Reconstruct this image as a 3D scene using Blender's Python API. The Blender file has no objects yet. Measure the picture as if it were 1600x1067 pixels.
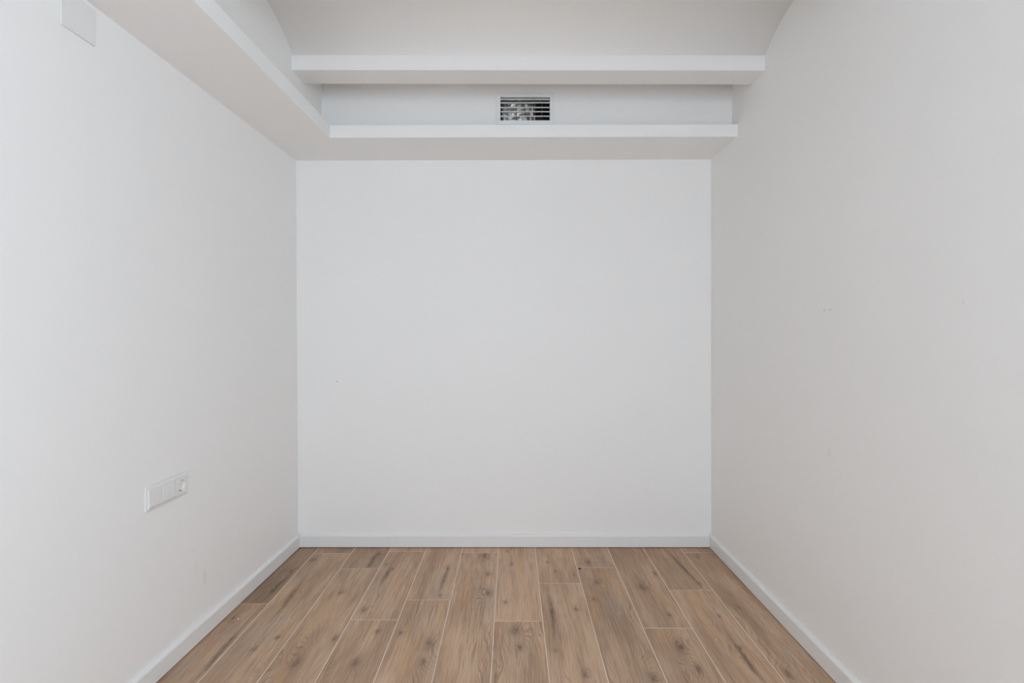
import bpy, bmesh, math, random
from mathutils import Vector, noise as mnoise

S = bpy.context.scene
COL = S.collection
H = 1.187                                   # eye height of the camera above the floor

# ------------------------------------------------------------------ camera
cd = bpy.data.cameras.new('camera')
cam = bpy.data.objects.new('camera', cd)
COL.objects.link(cam)
cam.location = (0, 0, H)
cam.rotation_euler = (math.radians(90), 0, 0)
cd.sensor_fit = 'HORIZONTAL'
cd.sensor_width = 36
cd.lens = 18.518
cd.shift_x = 0.5 / 1600
cd.shift_y = -13.5 / 1600
cd.clip_start = 0.02
S.camera = cam

# ------------------------------------------------------------------ world, light, exposure
SKY = (0.772, 0.900, 1.045)
SKY_STRENGTH = 9.0
w = bpy.data.worlds.new('overcast_sky')
S.world = w
w.use_nodes = True
bg = w.node_tree.nodes['Background']
bg.inputs['Color'].default_value = (*SKY, 1)
bg.inputs['Strength'].default_value = SKY_STRENGTH
# daylight comes in behind the camera: an opening in the rear wall and an unseen opening added in the right wall to light the left wall
REAR = -1.55
WX0, WX1, WZ0, WZ1 = -0.20, 0.95, 0.55, 2.2
SY0, SY1, SZ0, SZ1 = -1.25, -0.15, 0.75, 2.15


def portal(loc, rot, sx, sy):
    pl = bpy.data.lights.new('daylight_portal', 'AREA')
    pl.shape = 'RECTANGLE'
    pl.size, pl.size_y = sx, sy
    pl.cycles.is_portal = True
    po = bpy.data.objects.new('daylight_portal', pl)
    COL.objects.link(po)
    po.location, po.rotation_euler = loc, rot


portal(((WX0 + WX1) / 2, REAR - 0.01, (WZ0 + WZ1) / 2), (math.radians(90), 0, 0), WX1 - WX0, WZ1 - WZ0)
portal((1.14, (SY0 + SY1) / 2, (SZ0 + SZ1) / 2), (math.radians(90), 0, math.radians(90)), SY1 - SY0, SZ1 - SZ0)
vs = S.view_settings
vs.view_transform = 'Standard'
vs.look = 'None'
vs.gamma = 1
vs.use_curve_mapping = False
vs.exposure = -0.35
S.cycles.max_bounces = 16
S.cycles.diffuse_bounces = 12
S.cycles.glossy_bounces = 4
S.cycles.use_denoising = True


# ------------------------------------------------------------------ helpers
def link(name, mesh, mat=None, parent=None, kind=None, label=None):
    o = bpy.data.objects.new(name, mesh)
    COL.objects.link(o)
    if mat is not None:
        mesh.materials.append(mat)
    if parent is not None:
        o.parent = parent
    if kind:
        o['kind'] = kind
    if label:
        o['label'] = label
    return o


def finish(bm, name, smooth=False):
    bmesh.ops.recalc_face_normals(bm, faces=bm.faces[:])
    me = bpy.data.meshes.new(name)
    bm.to_mesh(me)
    bm.free()
    if smooth:
        for p in me.polygons:
            p.use_smooth = True
    return me


def hexa(bm, c):
    """box from eight corners: bottom four (ccw), top four (ccw)"""
    v = [bm.verts.new(p) for p in c]
    for f in ((3, 2, 1, 0), (4, 5, 6, 7), (0, 1, 5, 4), (1, 2, 6, 5), (2, 3, 7, 6), (3, 0, 4, 7)):
        bm.faces.new([v[i] for i in f])
    return v


def box(bm, x0, x1, y0, y1, z0, z1):
    return hexa(bm, [(x0, y0, z0), (x1, y0, z0), (x1, y1, z0), (x0, y1, z0),
                     (x0, y0, z1), (x1, y0, z1), (x1, y1, z1), (x0, y1, z1)])


def bevel(bm, off, seg=2):
    bmesh.ops.bevel(bm, geom=bm.edges[:], offset=off, segments=seg, profile=0.5, affect='EDGES', clamp_overlap=True)


def sweep(bm, rings, closed_profile=True, caps=True):
    """rings: list of equally long point lists, skinned one to the next"""
    R = [[bm.verts.new(p) for p in r] for r in rings]
    n = len(R[0])
    for a, b in zip(R, R[1:]):
        for i in range(n if closed_profile else n - 1):
            j = (i + 1) % n
            bm.faces.new((a[i], a[j], b[j], b[i]))
    if caps and closed_profile:
        bm.faces.new(R[0][::-1])
        bm.faces.new(R[-1])
    return R


def empty(name, label, cat, loc=(0, 0, 0), rot=(0, 0, 0), group=None):
    o = bpy.data.objects.new(name, None)
    COL.objects.link(o)
    o.empty_display_size = 0.05
    o.location = loc
    o.rotation_euler = rot
    o['label'] = label
    o['category'] = cat
    if group:
        o['group'] = group
    return o


# ------------------------------------------------------------------ node helper
class NT:
    def __init__(self, name):
        self.m = bpy.data.materials.new(name)
        self.m.use_nodes = True
        self.t = self.m.node_tree
        self.bsdf = self.t.nodes['Principled BSDF']

    def n(self, typ, **kw):
        nd = self.t.nodes.new(typ)
        for k, v in kw.items():
            setattr(nd, k, v)
        return nd

    def put(self, sock, v):
        if hasattr(v, 'is_output') or isinstance(v, bpy.types.NodeSocket):
            self.t.links.new(v, sock)
        else:
            sock.default_value = v

    def math(self, op, a, b=None, c=None, clamp=False):
        nd = self.n('ShaderNodeMath', operation=op, use_clamp=clamp)
        self.put(nd.inputs[0], a)
        if b is not None:
            self.put(nd.inputs[1], b)
        if c is not None:
            self.put(nd.inputs[2], c)
        return nd.outputs[0]

    def vmath(self, op, a, b=None):
        nd = self.n('ShaderNodeVectorMath', operation=op)
        self.put(nd.inputs[0], a)
        if b is not None:
            self.put(nd.inputs[1], b)
        return nd.outputs['Value'] if op in ('LENGTH', 'DISTANCE', 'DOT_PRODUCT') else nd.outputs[0]

    def comb(self, x, y, z):
        nd = self.n('ShaderNodeCombineXYZ')
        for s, v in zip(nd.inputs, (x, y, z)):
            self.put(s, v)
        return nd.outputs[0]

    def sep(self, v):
        nd = self.n('ShaderNodeSeparateXYZ')
        self.put(nd.inputs[0], v)
        return nd.outputs

    def noise(self, vec, scale=1.0, detail=2.0, rough=0.5, dist=0.0):
        nd = self.n('ShaderNodeTexNoise', noise_dimensions='3D')
        self.put(nd.inputs['Vector'], vec)
        nd.inputs['Scale'].default_value = scale
        nd.inputs['Detail'].default_value = detail
        nd.inputs['Roughness'].default_value = rough
        nd.inputs['Distortion'].default_value = dist
        return nd.outputs[0]

    def mix(self, fac, a, b, mode='MIX'):
        nd = self.n('ShaderNodeMix', data_type='RGBA', blend_type=mode)
        self.put(nd.inputs[0], fac)
        for s, v in ((nd.inputs[6], a), (nd.inputs[7], b)):
            self.put(s, v if not isinstance(v, tuple) else (*v, 1))
        return nd.outputs[2]

    def ramp(self, v, lo, hi, a=0.0, b=1.0, smooth=True):
        nd = self.n('ShaderNodeMapRange')
        nd.interpolation_type = 'SMOOTHSTEP' if smooth else 'LINEAR'
        self.put(nd.inputs[0], v)
        for s, x in zip((1, 2, 3, 4), (lo, hi, a, b)):
            nd.inputs[s].default_value = x
        return nd.outputs[0]

    def attr(self, name):
        return self.n('ShaderNodeAttribute', attribute_type='OBJECT', attribute_name=name)

    def bump(self, h, strength, dist):
        nd = self.n('ShaderNodeBump')
        nd.inputs['Strength'].default_value = strength
        nd.inputs['Distance'].default_value = dist
        self.put(nd.inputs['Height'], h)
        self.t.links.new(nd.outputs[0], self.bsdf.inputs['Normal'])


def plain(name, col, rough=0.5, metal=0.0, grain=0.0, scale=60.0, spec=0.5, bumpd=0.0):
    k = NT(name)
    tc = k.n('ShaderNodeTexCoord').outputs['Object']
    nz = k.noise(tc, scale, 3)
    c2 = tuple(c * (1 - grain) for c in col)
    k.put(k.bsdf.inputs['Base Color'], k.mix(nz, col, c2))
    k.bsdf.inputs['Roughness'].default_value = rough
    k.bsdf.inputs['Metallic'].default_value = metal
    k.bsdf.inputs['Specular IOR Level'].default_value = spec
    if bumpd:
        k.bump(nz, 0.4, bumpd)
    return k.m


# ------------------------------------------------------------------ materials
def paint_material():
    """matt white emulsion, with the few real marks on these walls"""
    k = NT('white_wall_paint')
    pos = k.n('ShaderNodeNewGeometry').outputs['Position']
    tone = k.noise(pos, 1.7, 3)
    col = k.mix(tone, (0.872, 0.865, 0.850), (0.856, 0.849, 0.835))

    def spot(c, p, scale, radius, dark):
        d = k.vmath('SUBTRACT', pos, p)
        d = k.vmath('LENGTH', k.vmath('MULTIPLY', d, scale))
        f = k.ramp(d, radius * 0.4, radius, 1.0, 0.0)
        return k.mix(k.math('MULTIPLY', f, dark), c, (0.2, 0.19, 0.18))
    col = spot(col, (-0.968, 2.923, 0.917), (1, 1, 1), 0.0042, 0.85)          # nail hole in the back wall
    col = spot(col, (1.112, 1.872, 1.266), (1, 0.45, 1), 0.006, 0.16)         # rubs on the right wall
    col = spot(col, (1.112, 1.838, 1.268), (1, 0.5, 1), 0.006, 0.16)
    col = spot(col, (1.112, 1.30, 1.262), (1, 1, 1), 0.006, 0.12)
    col = spot(col, (1.112, 1.845, 0.765), (1, 1, 0.5), 0.010, 0.07)
    col = spot(col, (-1.205, 2.075, 0.225), (1, 1, 0.28), 0.013, 0.12)        # scuffs on the left wall
    col = spot(col, (-1.205, 2.02, 0.29), (1, 1, 0.3), 0.012, 0.06)
    k.put(k.bsdf.inputs['Base Color'], col)
    k.bsdf.inputs['Roughness'].default_value = 0.55
    k.bsdf.inputs['Specular IOR Level'].default_value = 0.25
    k.bump(k.noise(pos, 260, 2), 0.12, 0.0006)
    return k.m


def oak_material():
    """oak-look porcelain plank; knots, splits and tone come from each plank's own properties"""
    k = NT('oak_look_tile')
    tc = k.n('ShaderNodeTexCoord').outputs['Object']
    x, y, _ = k.sep(tc)
    seed = k.attr('seed').outputs['Fac']
    tone = k.attr('tone').outputs['Fac']
    figure = k.attr('figure').outputs['Fac']
    so = k.math('MULTIPLY', seed, 13.7)

    def nz(sx, sy, off, detail=2.0, rough=0.5, dist=0.0):
        return k.noise(k.comb(k.math('MULTIPLY', x, sx), k.math('MULTIPLY', y, sy), k.math('ADD', so, off)), 1.0, detail, rough, dist)
    # ring field
    wob = k.math('SUBTRACT', nz(9, 3.4, 0.0, 3), 0.5)
    cath = k.math('SUBTRACT', nz(7.5, 1.9, 5.0, 2), 0.5)
    fine = k.math('SUBTRACT', nz(38, 20, 8.0, 2), 0.5)
    f = k.math('ADD', x, k.math('MULTIPLY', wob, 0.010))
    f = k.math('ADD', f, k.math('MULTIPLY', cath, 0.17))
    f = k.math('ADD', f, k.math('MULTIPLY', fine, 0.0045))
    knot_dark = None
    near = None
    for nm, sg in (('knot_a', 1.0), ('knot_b', -1.0), ('knot_c', 1.0)):
        kx, ky, ks = k.sep(k.attr(nm).outputs['Vector'])
        dx = k.math('ADD', k.math('SUBTRACT', x, kx), k.math('MULTIPLY', wob, 0.02))
        dy = k.math('ADD', k.math('SUBTRACT', y, ky), k.math('MULTIPLY', cath, 0.05))
        ksafe = k.math('MAXIMUM', ks, 0.0005)
        ex = k.math('DIVIDE', dx, ksafe)
        ey = k.math('DIVIDE', dy, k.math('MULTIPLY', ksafe, 2.0))
        r2 = k.math('ADD', k.math('MULTIPLY', ex, ex), k.math('MULTIPLY', ey, ey))
        g = k.math('EXPONENT', k.math('MULTIPLY', r2, -0.16))
        f = k.math('ADD', f, k.math('MULTIPLY', g, k.math('MULTIPLY', ksafe, 2.3 * sg)))
        core = k.math('EXPONENT', k.math('MULTIPLY', r2, -2.0))
        knot_dark = core if knot_dark is None else k.math('MAXIMUM', knot_dark, core)
        near = g if near is None else k.math('MAXIMUM', near, g)
    # dark split / heart streak
    sx_, sy_, sl = k.sep(k.attr('streak').outputs['Vector'])
    lean = k.attr('lean').outputs['Fac']
    dy = k.math('SUBTRACT', y, sy_)
    dx = k.math('SUBTRACT', k.math('SUBTRACT', x, sx_), k.math('MULTIPLY', dy, lean))
    dx = k.math('ADD', dx, k.math('MULTIPLY', k.math('SUBTRACT', nz(3, 9, 20.0, 3), 0.5), 0.022))
    ly = k.math('DIVIDE', dy, k.math('MAXIMUM', sl, 0.001))
    env = k.math('EXPONENT', k.math('MULTIPLY', k.math('MULTIPLY', ly, ly), -1.5))
    wd = k.math('ADD', k.math('MULTIPLY', env, 0.0075), 0.0020)
    lx = k.math('DIVIDE', dx, wd)
    streak = k.math('MULTIPLY', env, k.math('EXPONENT', k.math('MULTIPLY', k.math('MULTIPLY', lx, lx), -0.8)))
    # rings -> thin dark lines
    ph = k.math('MULTIPLY', f, 2 * math.pi * 185)
    s1 = k.math('MULTIPLY_ADD', k.math('SINE', ph), 0.5, 0.5)
    s1 = k.math('POWER', s1, 6.0)
    s2 = k.math('MULTIPLY_ADD', k.math('SINE', k.math('MULTIPLY', ph, 0.43)), 0.5, 0.5)
    s2 = k.math('POWER', s2, 9.0)
    lines = k.math('MAXIMUM', k.math('MULTIPLY', s1, 0.75), s2)
    patch = k.ramp(nz(10, 2.4, 11.0, 2), 0.42, 0.66, 0.12, 1.0)
    patch = k.math('MAXIMUM', patch, k.math('MULTIPLY', near, 1.0), clamp=True)
    brk = k.ramp(nz(60, 7, 31.0, 2), 0.3, 0.55, 0.5, 1.1)
    lines = k.math('MULTIPLY', k.math('MULTIPLY', lines, patch), k.math('MULTIPLY', brk, figure))
    fibre = nz(420, 11, 40.0, 3, 0.6)
    fibre2 = nz(130, 4, 47.0, 3, 0.6)
    broad = nz(11, 1.6, 50.0, 3, 0.55, 0.4)
    broad2 = nz(16, 3.0, 57.0, 2, 0.5)
    c = k.mix(k.ramp(broad, 0.36, 0.64), OAK_A, OAK_B)
    c = k.mix(k.math('MULTIPLY', k.ramp(broad2, 0.5, 0.75), 0.6), c, OAK_C)
    grey = k.ramp(nz(7, 2.5, 63.0, 2), 0.55, 0.72)
    c = k.mix(k.math('MULTIPLY', grey, 0.45), c, OAK_G)
    c = k.mix(k.ramp(fibre, 0.42, 0.72, 0.0, 0.42), c, OAK_D)
    c = k.mix(k.ramp(fibre2, 0.48, 0.72, 0.0, 0.50), c, OAK_D)
    c = k.mix(k.ramp(nz(240, 6, 83.0, 2), 0.52, 0.75, 0.0, 0.30), c, OAK_H)
    c = k.mix(k.math('MULTIPLY', lines, 0.74, clamp=True), c, OAK_L)
    kn = k.math('MULTIPLY', knot_dark, k.ramp(nz(90, 60, 70.0, 3), 0.3, 0.65, 0.35, 0.85))
    c = k.mix(kn, c, OAK_K)
    halo = k.math('MULTIPLY', k.math('POWER', near, 4.0), 0.25)
    c = k.mix(halo, c, OAK_D)
    c = k.mix(k.math('MULTIPLY', streak, k.ramp(nz(120, 25, 77.0, 3), 0.3, 0.65, 0.45, 0.85)), c, OAK_K)
    # builders' dust wiped over the tiles
    gp = k.n('ShaderNodeNewGeometry').outputs['Position']
    du = k.ramp(k.noise(gp, 5.0, 5, 0.62), 0.55, 0.78)
    c = k.mix(k.math('MULTIPLY', du, 0.16), c, (0.62, 0.56, 0.50))
    tv = k.comb(tone, tone, tone)
    c = k.mix(1.0, c, tv, 'MULTIPLY')
    k.put(k.bsdf.inputs['Base Color'], c)
    rg = k.ramp(fibre, 0.3, 0.8, 0.50, 0.64)
    k.put(k.bsdf.inputs['Roughness'], rg)
    k.bsdf.inputs['Specular IOR Level'].default_value = 0.28
    h = k.math('SUBTRACT', k.math('MULTIPLY', fibre2, 0.6), k.math('MULTIPLY', lines, 0.6))
    k.bump(h, 0.25, 0.0006)
    return k.m


OAK_A = (0.618, 0.424, 0.287)
OAK_B = (0.461, 0.304, 0.202)
OAK_C = (0.605, 0.377, 0.209)
OAK_G = (0.475, 0.382, 0.303)
OAK_D = (0.277, 0.171, 0.110)
OAK_H = (0.672, 0.510, 0.370)
OAK_L = (0.190, 0.108, 0.070)
OAK_K = (0.108, 0.072, 0.060)

M_PAINT = paint_material()
M_CEIL = plain('white_ceiling_paint', (0.855, 0.845, 0.825), 0.7, grain=0.02, scale=2.0, spec=0.2)
M_UPPER = plain('white_toned_down', (0.825, 0.815, 0.798), 0.75, grain=0.02, scale=2.5, spec=0.2)  # white toned down so upper walls and beams render duller than the ledge
M_SKIRT = plain('white_skirting_lacquer', (0.80, 0.798, 0.785), 0.38, grain=0.02, scale=8)
M_OAK = oak_material()
M_GROUT = plain('cream_grout', (0.90, 0.79, 0.67), 0.9, grain=0.12, scale=90)
M_SCREED = plain('grey_screed', (0.16, 0.14, 0.125), 0.95, grain=0.2, scale=30)
M_PLASTIC = plain('white_plastic', (0.785, 0.78, 0.765), 0.32, grain=0.01, scale=40)
M_DARK = plain('dark_hole', (0.02, 0.02, 0.02), 0.7, grain=0.2)
M_METAL = plain('earth_clip_metal', (0.30, 0.29, 0.28), 0.4, 0.8, 0.1)
M_ALU = plain('white_lacquered_aluminium', (0.79, 0.79, 0.78), 0.4, grain=0.03, scale=30)
M_DUCT = plain('dark_duct_board', (0.10, 0.095, 0.09), 0.7, grain=0.5, scale=25)
M_VANE = plain('dark_vane_paint', (0.03, 0.03, 0.03), 0.6, grain=0.2)
M_FOIL = plain('duct_foil', (0.98, 0.93, 0.87), 0.32, 0.8, 0.18, 130, bumpd=0.004)

# ------------------------------------------------------------------ room shell
YB = 2.923                                     # face of the back wall
RY = REAR - 0.2


def left_x(yy, zz):
    """left wall: slightly out of square and a little twisted"""
    t = zz / 2.144
    b = -1.184 - 0.0300 * (YB - yy)
    a = -1.197 - 0.0180 * (YB - yy)
    return b + (a - b) * t


def right_x(yy):
    return 1.1068 + 0.0048 * (YB - yy)


def upleft_x(yy):
    return -0.9557 - 0.021 * (2.65 - yy)


ZTOP = 2.75
bm = bmesh.new()                               # left wall
ys = [YB + 0.2 - i * (YB + 0.2 - RY) / 12 for i in range(13)]
zs = [-0.05 + i * (ZTOP + 0.05) / 8 for i in range(9)]
g = [[bm.verts.new((left_x(a, b), a, b)) for b in zs] for a in ys]
h = [[bm.verts.new((-1.62, a, b)) for b in (zs[0], zs[-1])] for a in (ys[0], ys[-1])]
for i in range(12):
    for j in range(8):
        bm.faces.new((g[i][j], g[i + 1][j], g[i + 1][j + 1], g[i][j + 1]))
bm.faces.new((h[0][0], h[1][0], h[1][1], h[0][1]))
bm.faces.new([g[0][j] for j in range(9)] + [h[0][1], h[0][0]])
bm.faces.new([g[12][j] for j in range(9)][::-1] + [h[1][0], h[1][1]])
bm.faces.new([g[i][8] for i in range(13)] + [h[1][1], h[0][1]])
bm.faces.new([g[i][0] for i in range(13)][::-1] + [h[0][0], h[1][0]])
link('wall_left', finish(bm, 'wall_left'), M_PAINT, kind='structure', label='plain white left wall with the socket panel')

bm = bmesh.new()                               # right wall
for y0, y1, z0, z1 in ((RY, SY0, -0.05, ZTOP), (SY1, YB + 0.2, -0.05, ZTOP), (SY0, SY1, -0.05, SZ0), (SY0, SY1, SZ1, ZTOP)):
    hexa(bm, [(right_x(y0), y0, z0), (1.36, y0, z0), (1.36, y1, z0), (right_x(y1), y1, z0),
              (right_x(y0), y0, z1), (1.36, y0, z1), (1.36, y1, z1), (right_x(y1), y1, z1)])
link('wall_right', finish(bm, 'wall_right'), M_PAINT, kind='structure', label='plain white right wall without fittings')

bm = bmesh.new()                               # back wall, up to the soffit
box(bm, left_x(YB, 1.0) - 0.02, right_x(YB) + 0.02, YB, YB + 0.2, -0.05, 2.16)
link('wall_back', finish(bm, 'wall_back'), M_PAINT, kind='structure', label='plain white back wall under the soffit')

# upper back wall (furred out), with the hole for the duct
YU = 2.65
VX0, VX1, VZ0, VZ1 = -0.0565, 0.1925, H + 1.0667, H + 1.1845
bm = bmesh.new()
xa, xb, za, zb = upleft_x(YU) - 0.05, right_x(YU) + 0.03, H + 1.0, ZTOP
box(bm, xa, VX0 - 0.004, YU, YU + 0.09, za, zb)
box(bm, VX1 + 0.004, xb, YU, YU + 0.09, za, zb)
box(bm, VX0 - 0.004, VX1 + 0.004, YU, YU + 0.09, za, VZ0 - 0.004)
box(bm, VX0 - 0.004, VX1 + 0.004, YU, YU + 0.09, VZ1 + 0.004, zb)
bmesh.ops.remove_doubles(bm, verts=bm.verts[:], dist=1e-5)
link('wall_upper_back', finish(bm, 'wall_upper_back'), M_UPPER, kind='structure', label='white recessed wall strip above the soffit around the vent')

bm = bmesh.new()                               # upper left wall above the ledge
y0, y1 = RY, YU + 0.05
hexa(bm, [(left_x(y0, 2.3) - 0.02, y0, H + 1.0), (upleft_x(y0), y0, H + 1.0), (upleft_x(y1), y1, H + 1.0), (left_x(y1, 2.3) - 0.02, y1, H + 1.0),
          (left_x(y0, 2.3) - 0.02, y0, ZTOP), (upleft_x(y0), y0, ZTOP), (upleft_x(y1), y1, ZTOP), (left_x(y1, 2.3) - 0.02, y1, ZTOP)])
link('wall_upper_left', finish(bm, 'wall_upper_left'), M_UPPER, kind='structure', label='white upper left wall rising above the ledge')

# L-shaped soffit with its ledge, along the back wall and the left wall
YS = 2.582
bm = bmesh.new()


def soff_z(xx, top):
    t = (xx + 1.2) / 2.3
    return H + ((1.0196 + 0.0030 * t) if top else (0.9555 + 0.0065 * t))


def led_x(yy):
    return -0.8894 - 0.0235 * (YS - yy)


outl = [(left_x(RY, 2.15) - 0.03, RY), (led_x(RY), RY), (led_x(YS), YS), (right_x(YS) + 0.03, YS), (right_x(YB) + 0.03, YB + 0.02), (left_x(YB, 2.15) - 0.03, YB + 0.02)]
lo = [bm.verts.new((a, b, soff_z(a, 0))) for a, b in outl]
hi = [bm.verts.new((a, b, soff_z(a, 1))) for a, b in outl]
bm.faces.new(lo[::-1])
bm.faces.new(hi)
for i in range(6):
    j = (i + 1) % 6
    bm.faces.new((lo[i], lo[j], hi[j], hi[i]))
bmesh.ops.recalc_face_normals(bm, faces=bm.faces[:])
es = [e for e in bm.edges if {e.verts[0], e.verts[1]} <= set(lo[1:4]) | set(hi[1:4]) and not (e.verts[0] in lo and e.verts[1] in hi) and not (e.verts[0] in hi and e.verts[1] in lo)]
es = [e for e in es if all(v in lo[1:4] or v in hi[1:4] for v in e.verts)]
bmesh.ops.bevel(bm, geom=es, offset=0.002, segments=2, profile=0.5, affect='EDGES')
link('trim_1', finish(bm, 'trim_1'), M_PAINT, kind='structure', label='white L-shaped soffit ledge along the left and back walls')

# ceiling beams and the shallow vaults between them
SPAN, BEAM = 0.694, 0.130
RISE, SPRING = 0.105, 1.2175
n = 2
beam_y0 = 2.307
k_ = 0
while beam_y0 > RY:
    bm = bmesh.new()
    a, b = beam_y0, beam_y0 + BEAM
    xl0, xl1, xr0, xr1 = upleft_x(a) - 0.02, upleft_x(b) - 0.02, right_x(a) + 0.02, right_x(b) + 0.02
    zl, zr, tl, tr = H + 1.1515, H + 1.1485, H + 1.2190, H + 1.2155
    v = hexa(bm, [(xl0, a, zl), (xr0, a, zr), (xr1, b, zr), (xl1, b, zl), (xl0, a, tl), (xr0, a, tr), (xr1, b, tr), (xl1, b, tl)])
    es = [e for e in bm.edges if abs(e.verts[0].co.y - e.verts[1].co.y) < 1e-4 and abs(e.verts[0].co.x - e.verts[1].co.x) > 0.5]
    bmesh.ops.bevel(bm, geom=es, offset=0.0018, segments=2, profile=0.5, affect='EDGES')
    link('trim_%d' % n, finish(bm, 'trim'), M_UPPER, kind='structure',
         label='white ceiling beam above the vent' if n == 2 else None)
    n += 1
    beam_y0 -= SPAN + BEAM

bm = bmesh.new()
prof = []
c0 = 2.307 + BEAM                              # vault behind the first beam
N = 28
start = c0 + SPAN
for kk in range(7):
    ya, yb = start - kk * (SPAN + BEAM), start - kk * (SPAN + BEAM) - SPAN
    for i in range(N + 1):
        u = -math.cos(math.pi * i / N)
        prof.append(((ya + yb) / 2 - u * SPAN / 2, H + SPRING + RISE * max(0.0, 1 - u * u) ** 0.88))
prof = [(a, b) for a, b in prof if a < YB + 0.25]
prof = [p for p in prof if p[0] > RY - 0.3]
ring = lambda xx: [(xx, a, b - (0.0 if xx < 0 else 0.003)) for a, b in prof] + [(xx, prof[-1][0], ZTOP + 0.15), (xx, prof[0][0], ZTOP + 0.15)]
sweep(bm, [ring(-1.5), ring(1.45)])
for f_ in bm.faces:
    f_.smooth = len(f_.verts) == 4
me = finish(bm, 'ceiling')
ceil = link('ceiling', me, M_CEIL, kind='structure', label='white ceiling of shallow plastered vaults between beams')

# rear wall with the window opening (behind the camera)
bm = bmesh.new()
xa, xb = -1.5, 1.3
ya, yb = REAR - 0.2, REAR
box(bm, xa, WX0, ya, yb, -0.05, ZTOP)
box(bm, WX1, xb, ya, yb, -0.05, ZTOP)
box(bm, WX0, WX1, ya, yb, WZ1, ZTOP)
box(bm, WX0, WX1, ya, yb, -0.05, WZ0)
link('wall_rear', finish(bm, 'wall_rear'), M_PAINT, kind='structure', label='white rear wall with a window opening, behind the camera')

# ------------------------------------------------------------------ floor
bm = bmesh.new()
box(bm, -1.5, 1.35, RY, YB + 0.1, -0.12, -0.010)
floor = link('floor', finish(bm, 'floor'), M_SCREED, kind='structure', label='oak-look plank floor with cream grout lines')
G = 0.0025
XL = [-1.066, -0.8649, -0.6682, -0.4695, -0.2715, -0.0718, 0.1285, 0.3290, 0.5285, 0.7257, 0.9283]
JOINTS = [[2.309], [2.836], [2.655], [2.859, 2.181], [2.343], [2.844], [2.169], [2.498], [2.665], [2.119], [2.430], [2.844]]
LEN = 1.202
# features read off the photograph, world x, y and size of each knot; streak x, y, half length, lean
FE = {
 (0, 0): dict(tone=0.70, fig=1.0, k=[(-1.10, 2.62, .010), (-1.10, 2.42, .010)], s=(-1.095, 2.50, .22, .05)),
 (0, 1): dict(tone=0.92, fig=.5, k=[(-1.16, 2.2, .008)], s=(-1.085, 1.98, .25, 0.0)),
 (1, 1): dict(tone=0.95, fig=.6, k=[(-1.034, 2.752, .016), (-.968, 1.977, .012), (-.915, 2.05, .008)], s=(-.995, 2.36, .20, -.03)),
 (1, 0): dict(tone=0.75, fig=.8),
 (2, 0): dict(tone=0.78, fig=1.0, k=[(-.715, 2.825, .010), (-.726, 2.685, .010)], s=(-.725, 2.76, .10, .0)),
 (2, 1): dict(tone=0.96, fig=.7, k=[(-.687, 2.045, .014), (-.778, 1.893, .020), (-.782, 2.41, .010)]),
 (3, 1): dict(tone=0.98, fig=.8, k=[(-.635, 2.255, .016), (-.60, 2.65, .010), (-.64, 2.70, .007)], s=(-.615, 2.58, .13, .0)),
 (3, 2): dict(tone=1.00, fig=.7, k=[(-.566, 1.90, .016), (-.53, 2.10, .010)]),
 (3, 0): dict(tone=0.95, fig=.3),
 (4, 0): dict(tone=1.00, fig=.9, k=[(-.322, 2.38, .008), (-.325, 2.66, .010)], s=(-.325, 2.55, .16, .05)),
 (4, 1): dict(tone=1.00, fig=1.0, k=[(-.315, 2.015, .022), (-.44, 2.08, .009), (-.32, 1.90, .014)]),
 (5, 1): dict(tone=1.03, fig=.9, k=[(-.145, 2.80, .018), (-.11, 2.40, .016), (-.12, 2.58, .014)]),
 (5, 0): dict(tone=1.0, fig=.3),
 (6, 0): dict(tone=1.05, fig=.45, k=[(-.025, 2.86, .007), (-.026, 2.32, .010), (.0, 2.70, .008)]),
 (6, 1): dict(tone=1.00, fig=1.0, k=[(.016, 2.10, .021), (.03, 1.99, .016)]),
 (7, 0): dict(tone=1.03, fig=.5, k=[(.188, 2.73, .008), (.215, 2.62, .007), (.305, 2.59, .006)]),
 (7, 1): dict(tone=1.00, fig=.6, k=[(.275, 2.266, .010), (.167, 1.97, .008), (.255, 1.83, .014)], s=(.17, 2.22, .2, 0.0)),
 (8, 0): dict(tone=0.98, fig=.8, k=[(.40, 2.72, .014)]),
 (8, 1): dict(tone=0.90, fig=.85, k=[(.402, 2.51, .014), (.365, 2.34, .010), (.485, 1.82, .018)]),
 (9, 0): dict(tone=0.97, fig=.7, k=[(.61, 2.46, .024), (.705, 2.60, .010), (.665, 2.22, .010)]),
 (9, 1): dict(tone=0.98, fig=1.0, k=[(.635, 1.99, .024), (.66, 1.86, .015)]),
 (10, 0): dict(tone=0.97, fig=.4, k=[(.895, 2.50, .010)], s=(.868, 2.66, .25, -.09)),
 (10, 1): dict(tone=1.00, fig=.5, k=[(.868, 2.21, .008), (.86, 1.98, .010)], s=(.853, 1.90, .17, -.05)),
 (11, 0): dict(tone=0.90, fig=.3),
 (11, 1): dict(tone=0.95, fig=.65, k=[(.983, 2.79, .008), (.98, 2.27, .010), (.96, 1.83, .015)]),
}
rnd = random.Random(7)
FAR, NEARY = YB - 0.006, REAR - 0.19
face_l = lambda yy: left_x(yy, 0.0) + 0.006
face_r = lambda yy: right_x(yy) - 0.006
edges = [None] + XL + [None]
far_strips, cross = [], []
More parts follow.
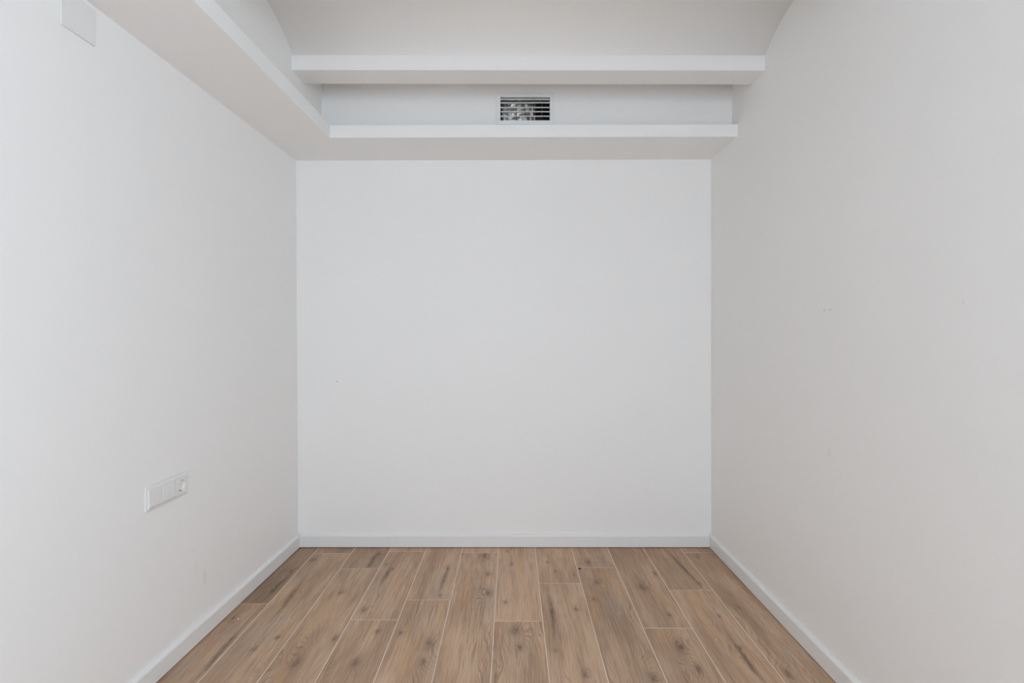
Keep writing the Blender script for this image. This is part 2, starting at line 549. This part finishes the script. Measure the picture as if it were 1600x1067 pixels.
for cidx in range(12):
    xl, xr = edges[cidx], edges[cidx + 1]
    js = [FAR] + list(JOINTS[cidx])
    while js[-1] - LEN > NEARY + 0.05:
        js.append(js[-1] - LEN)
    js.append(NEARY)
    for r in range(len(js) - 1):
        yb = js[r] - (G / 2 if r else 0)
        ya = js[r + 1] + (G / 2 if r + 1 < len(js) - 1 else 0)
        lo_ = (lambda yy: xl + G / 2) if xl is not None else face_l
        hi_ = (lambda yy: xr - G / 2) if xr is not None else face_r
        cx = (lo_((ya + yb) / 2) + hi_((ya + yb) / 2)) / 2
        cy = (ya + yb) / 2
        if r:
            cross.append((lo_(js[r]), hi_(js[r]), js[r]))
        b_ = 0.0005
        bm = bmesh.new()
        cs = [(lo_(ya), ya), (hi_(ya), ya), (hi_(yb), yb), (lo_(yb), yb)]
        sg = [(1, 1), (-1, 1), (-1, -1), (1, -1)]
        rings = []
        for dz, ins in ((-0.0098, 0.0), (-b_, 0.0), (0.0, b_)):
            rings.append([(p[0] - cx + s_[0] * ins, p[1] - cy + s_[1] * ins, dz) for p, s_ in zip(cs, sg)])
        sweep(bm, rings)
        o = link('plank', finish(bm, 'plank'), M_OAK, floor)
        o.location = (cx, cy, rnd.uniform(-0.00015, 0.00015))
        fe = FE.get((cidx, r), {})
        o['seed'] = rnd.uniform(0, 10)
        o['tone'] = float(fe.get('tone', rnd.uniform(0.9, 1.05)))
        o['figure'] = float(fe.get('fig', rnd.uniform(0.4, 1.0)))
        ks = [(a - cx, b - cy, s_) for a, b, s_ in fe.get('k', [])]
        if not fe:
            ks = [(rnd.uniform(-.07, .07), rnd.uniform(-.5, .5), rnd.uniform(.008, .02)) for _ in range(3)]
        while len(ks) < 3:
            ks.append((0.0, 40.0, 0.001))
        for nm, kv in zip(('knot_a', 'knot_b', 'knot_c'), ks):
            o[nm] = [float(q) for q in kv]
        st = fe.get('s')
        o['streak'] = [st[0] - cx, st[1] - cy, st[2]] if st else [0.0, 40.0, 0.01]
        o['lean'] = float(st[3]) if st else 0.0

bm = bmesh.new()                               # the grout, one net of thin strips
for xx in XL:
    box(bm, xx - G / 2, xx + G / 2, NEARY, FAR, -0.0098, -0.0004)
for a, b, yy in cross:
    box(bm, a, b, yy - G / 2, yy + G / 2, -0.0098, -0.00045)
link('grout', finish(bm, 'grout'), M_GROUT, floor, kind='stuff')

# ------------------------------------------------------------------ skirting boards
T = 0.0155
GAP = 0.0042
PROF = [(0, GAP), (0, 0.0622), (0.0012, 0.0652), (0.0035, 0.0680), (0.0070, 0.0704), (0.0110, 0.0722), (T + 0.004, 0.0738), (T + 0.004, GAP)]


def skirt(name, pa, pb, nrm, label):
    """pa, pb: floor points on the board's face; nrm: unit vector from the face into the wall"""
    bm = bmesh.new()
    rings = []
    for p in (pa, pb):
        rings.append([(p[0] + nrm[0] * d, p[1] + nrm[1] * d, z) for d, z in PROF])
    sweep(bm, rings)
    for f_ in bm.faces:
        f_.smooth = False
    return link(name, finish(bm, name), M_SKIRT, kind='structure', label=label)


fl = lambda yy: left_x(yy, 0.03) + T
fr = lambda yy: right_x(yy) - T
skirt('baseboard_back', (fl(YB - T), YB - T), (fr(YB - T), YB - T), (0, 1), 'white skirting board along the back wall')
skirt('baseboard_left', (fl(YB - T), YB - T), (fl(REAR), REAR), (-1, 0.0), 'white skirting board along the left wall')
skirt('baseboard_right', (fr(YB - T), YB - T), (fr(REAR), REAR), (1, 0.0), 'white skirting board along the right wall')

# ------------------------------------------------------------------ vent grille
vg = empty('vent_grille', 'white rectangular air vent grille with horizontal blades above the soffit', 'vent',
           ((VX0 + VX1) / 2, YU, (VZ0 + VZ1) / 2))
hw, hh = (VX1 - VX0) / 2, (VZ1 - VZ0) / 2
FW = 0.0205
bm = bmesh.new()                               # frame: mitred, stepped border


def rect(ax, az, yy):
    return [(-ax, yy, -az), (ax, yy, -az), (ax, yy, az), (-ax, yy, az)]


rings = [rect(hw + FW, hh + FW, 0.0), rect(hw + FW, hh + FW, -0.003), rect(hw + FW - 0.0015, hh + FW - 0.0015, -0.0045),
         rect(hw + 0.004, hh + 0.004, -0.0065), rect(hw, hh, -0.0055), rect(hw, hh, 0.045), rect(hw + 0.003, hh + 0.003, 0.045), rect(hw + 0.003, hh + 0.003, 0.0)]
sweep(bm, rings + [rings[0]], caps=False)
bmesh.ops.remove_doubles(bm, verts=bm.verts[:], dist=1e-6)
link('frame', finish(bm, 'grille_frame'), M_ALU, vg)
bm = bmesh.new()                               # aerofoil blade, shared
pf = [(-0.0035, -0.0012), (-0.0035, 0.0012), (-0.0022, 0.0022), (0.002, 0.0020), (0.0075, 0.0004), (0.0075, -0.0004), (0.002, -0.0018), (-0.0022, -0.0020)]
sweep(bm, [[(-hw, a, b) for a, b in pf], [(hw, a, b) for a, b in pf]])
blade_me = finish(bm, 'blade')
blade_me.materials.append(M_ALU)
for i, py in enumerate((155.0, 160.3, 167.6, 174.2, 181.4)):
    o = bpy.data.objects.new('blade', blade_me)
    COL.objects.link(o)
    o.parent = vg
    o.location = (0, 0.001, (520 - py) / 310.8 + H - (VZ0 + VZ1) / 2)
    o.rotation_euler = (math.radians(-2), 0, 0)
bm = bmesh.new()
box(bm, -0.0016, 0.0016, 0.014, 0.036, -hh, hh)
vane_me = finish(bm, 'vane')
vane_me.materials.append(M_VANE)
for i in range(6):
    o = bpy.data.objects.new('vane', vane_me)
    COL.objects.link(o)
    o.parent = vg
    o.location = (-hw + 0.0364 + i * 0.0434, 0, 0) if i < 5 else (-hw + 0.0145, 0, 0)
bm = bmesh.new()                               # duct stub behind the grille
D0, D1 = 0.045, 0.26
rings = [rect(hw + 0.003, hh + 0.003, D0), rect(hw + 0.003, hh + 0.003, D1), rect(hw + 0.006, hh + 0.006, D1 + 0.004), rect(hw + 0.006, hh + 0.006, D0)]
R_ = sweep(bm, rings + [rings[0]], caps=False)
bm.faces.new(R_[1])
bmesh.ops.remove_doubles(bm, verts=bm.verts[:], dist=1e-6)
link('duct', finish(bm, 'duct'), M_DUCT, vg)
bm = bmesh.new()                               # crumpled foil lining seen through the gaps, mostly on the left
nx, nz_ = 36, 18
V = []
for j in range(nz_ + 1):
    row = []
    for i in range(nx + 1):
        u, v_ = i / nx, j / nz_
        px = -hw + 0.006 + u * (2 * hw * 0.70)
        pz = -hh + 0.003 + v_ * (2 * hh * 0.97)
        d = 0.076 - 0.024 * v_ + 0.010 * u + 0.08 * max(0, u - 0.75)
        d += 0.010 * mnoise.noise(Vector((px * 22, pz * 34, 3.1))) + 0.0055 * mnoise.noise(Vector((px * 70, pz * 85, 9.7)))
        row.append(bm.verts.new((px, max(0.048, d), pz)))
    V.append(row)
for j in range(nz_):
    for i in range(nx):
        bm.faces.new((V[j][i], V[j][i + 1], V[j + 1][i + 1], V[j + 1][i]))
bmesh.ops.solidify(bm, geom=bm.faces[:], thickness=0.002)
link('foil_lining', finish(bm, 'foil_lining', True), M_FOIL, vg, label='crumpled shiny foil seen through the left gaps')

# ------------------------------------------------------------------ socket panel on the left wall
ZS = H - 0.556
ycen = 1.855
sp = empty('socket_panel', 'white three-gang panel of two rockers and one round power socket', 'socket',
           (left_x(ycen, ZS), ycen, ZS), (0, 0, -0.0265))
LW, LH = 0.1085, 0.0416


def ringx(ay, az, xx, r=0.003, k=3):
    pts = []
    for sy, sz, a0 in ((1, 1, 0), (-1, 1, 90), (-1, -1, 180), (1, -1, 270)):
        for i in range(k + 1):
            t = math.radians(a0 + 90 * i / k)
            pts.append((xx, sy * (ay - r) + r * math.cos(t), sz * (az - r) + r * math.sin(t)))
    return pts


bm = bmesh.new()
IW, IH = LW - 0.0105, LH - 0.0105
rings = [ringx(LW - 0.0022, LH - 0.0022, 0.0), ringx(LW - 0.0022, LH - 0.0022, 0.0014), ringx(LW, LH, 0.0014), ringx(LW, LH, 0.0056), ringx(LW - 0.0012, LH - 0.0012, 0.0066), ringx(LW - 0.0060, LH - 0.0060, 0.0076),
         ringx(IW + 0.0012, IH + 0.0012, 0.0108, 0.002), ringx(IW, IH, 0.0108, 0.002), ringx(IW, IH, 0.0030, 0.002), ]
sweep(bm, rings, caps=False)
bm.faces.new([bm.verts.new(p) for p in ringx(IW, IH, 0.0030, 0.002)])
bmesh.ops.remove_doubles(bm, verts=bm.verts[:], dist=1e-6)
link('frame', finish(bm, 'socket_frame'), M_PLASTIC, sp)
mw = (2 * IW - 0.0016) / 3
cents = [-IW + 0.0004 + mw / 2 + i * (mw + 0.0004) for i in range(3)]
for i in (0, 1):
    bm = bmesh.new()
    hwid = mw / 2 - 0.0004
    top, bot = 0.0098, 0.0112
    rr = [[(0.0030, -hwid, -IH + .0006), (0.0030, hwid, -IH + .0006), (0.0030, hwid, IH - .0006), (0.0030, -hwid, IH - .0006)],
          [(bot - .0012, -hwid, -IH + .0006), (bot - .0012, hwid, -IH + .0006), (top - .0012, hwid, IH - .0006), (top - .0012, -hwid, IH - .0006)],
          [(bot, -hwid + .0022, -IH + .0030), (bot, hwid - .0022, -IH + .0030), (top, hwid - .0022, IH - .0030), (top, -hwid + .0022, IH - .0030)]]
    sweep(bm, rr)
    o = link('rocker', finish(bm, 'rocker'), M_PLASTIC, sp)
    o.location = (0, cents[i], 0)
# socket insert: square face with a round well
bm = bmesh.new()
hwid, hhei = mw / 2 - 0.0004, IH - 0.0006
NS = 32
XF = 0.0108
WELL = -0.0005


def sq(t):
    c, s = math.cos(t), math.sin(t)
    m = min(hwid / abs(c) if abs(c) > 1e-6 else 9, hhei / abs(s) if abs(s) > 1e-6 else 9)
    return c * m, s * m


ang = [2 * math.pi * (i + 0.5) / NS for i in range(NS)]
# snap four of the angles to the corners so that the outline stays square
ca = math.atan2(hhei, hwid)
for t in (ca, math.pi - ca, math.pi + ca, 2 * math.pi - ca):
    i = min(range(NS), key=lambda q: abs(ang[q] - t))
    ang[i] = t
RW = 0.0205
rings = [[(0.0035, *sq(t)) for t in ang], [(XF, *sq(t)) for t in ang],
         [(XF, (RW + .0022) * math.cos(t), (RW + .0022) * math.sin(t)) for t in ang],
         [(XF + .0009, (RW + .0012) * math.cos(t), (RW + .0012) * math.sin(t)) for t in ang],
         [(XF + .0003, RW * math.cos(t), RW * math.sin(t)) for t in ang],
         [(WELL, (RW - .0008) * math.cos(t), (RW - .0008) * math.sin(t)) for t in ang]]
R_ = sweep(bm, rings, caps=False)
bm.faces.new(R_[-1])
si = link('socket_insert', finish(bm, 'socket_insert'), M_PLASTIC, sp)
si.location = (0, cents[2], 0)
for s_ in (-1, 1):
    bm = bmesh.new()
    rings = [[(xx, r * math.cos(2 * math.pi * i / 12), r * math.sin(2 * math.pi * i / 12)) for i in range(12)] for xx, r in ((WELL - .002, .0032), (WELL + .0004, .0032))]
    sweep(bm, rings)
    o = link('pin_hole', finish(bm, 'pin_hole'), M_DARK, si)
    o.location = (0, s_ * 0.0095, 0)
    bm = bmesh.new()
    box(bm, WELL, XF - 0.0015, -0.0038, 0.0038, -0.0011, 0.0011)
    o = link('earth_clip', finish(bm, 'earth_clip'), M_METAL, si)
    o.location = (0, 0, s_ * (RW - 0.0016))

# ------------------------------------------------------------------ blank cover plate near the ceiling, left wall
yc, zc = (1.427 + 1.542) / 2, H + (0.837 + 0.943) / 2
bm = bmesh.new()
sweep(bm, [ringx(0.0553, 0.0508, 0.0, .003), ringx(0.0553, 0.0508, 0.0012, .003), ringx(0.0575, 0.053, 0.0012, .003), ringx(0.0575, 0.053, 0.0042, .003), ringx(0.0569, 0.0524, 0.0048, .003)])
cp = link('cover_plate', finish(bm, 'cover_plate'), M_PLASTIC)
cp.location, cp.rotation_euler = (left_x(yc, zc), yc, zc), (0, 0, -0.020)
cp['label'] = 'blank white square junction box cover high on the left wall'
cp['category'] = 'cover plate'


# ------------------------------------------------------------------ specks lying on the floor
def speck(name, xx, yy, size, mat, label, cat, seed):
    bm = bmesh.new()
    bmesh.ops.create_icosphere(bm, subdivisions=2, radius=size)
    for v in bm.verts:
        nn = mnoise.noise(v.co * (1.4 / size) + Vector((seed, 0, 0)))
        v.co *= 1 + 0.35 * nn
        v.co.z = max(v.co.z * 0.55, -size * 0.3)
    zmin = min(v.co.z for v in bm.verts)
    for v in bm.verts:
        v.co.z -= zmin
    o = link(name, finish(bm, name), mat)
    o.location = (xx, yy, 0.0001)
    o['label'] = label
    o['category'] = cat
    if cat == 'crumb':
        o['group'] = 'plaster crumbs on the floor'
    return o


M_CRUMB = plain('plaster_crumb', (0.85, 0.80, 0.74), 0.9, grain=0.1)
speck('debris_speck', 0.341, 2.648, 0.0062, M_DARK, 'small black speck on the oak-look floor near the back wall', 'debris', 1.0)
speck('plaster_crumb', -0.398, 2.315, 0.0036, M_CRUMB, 'tiny white plaster crumb on the floor left of centre', 'crumb', 2.0)
speck('plaster_crumb', -1.134, 2.185, 0.0030, M_CRUMB, 'tiny white plaster crumb on the floor beside the left skirting', 'crumb', 3.0)
speck('plaster_crumb', 0.79, 2.035, 0.0026, M_CRUMB, 'tiny white plaster crumb on the floor towards the right skirting', 'crumb', 4.0)
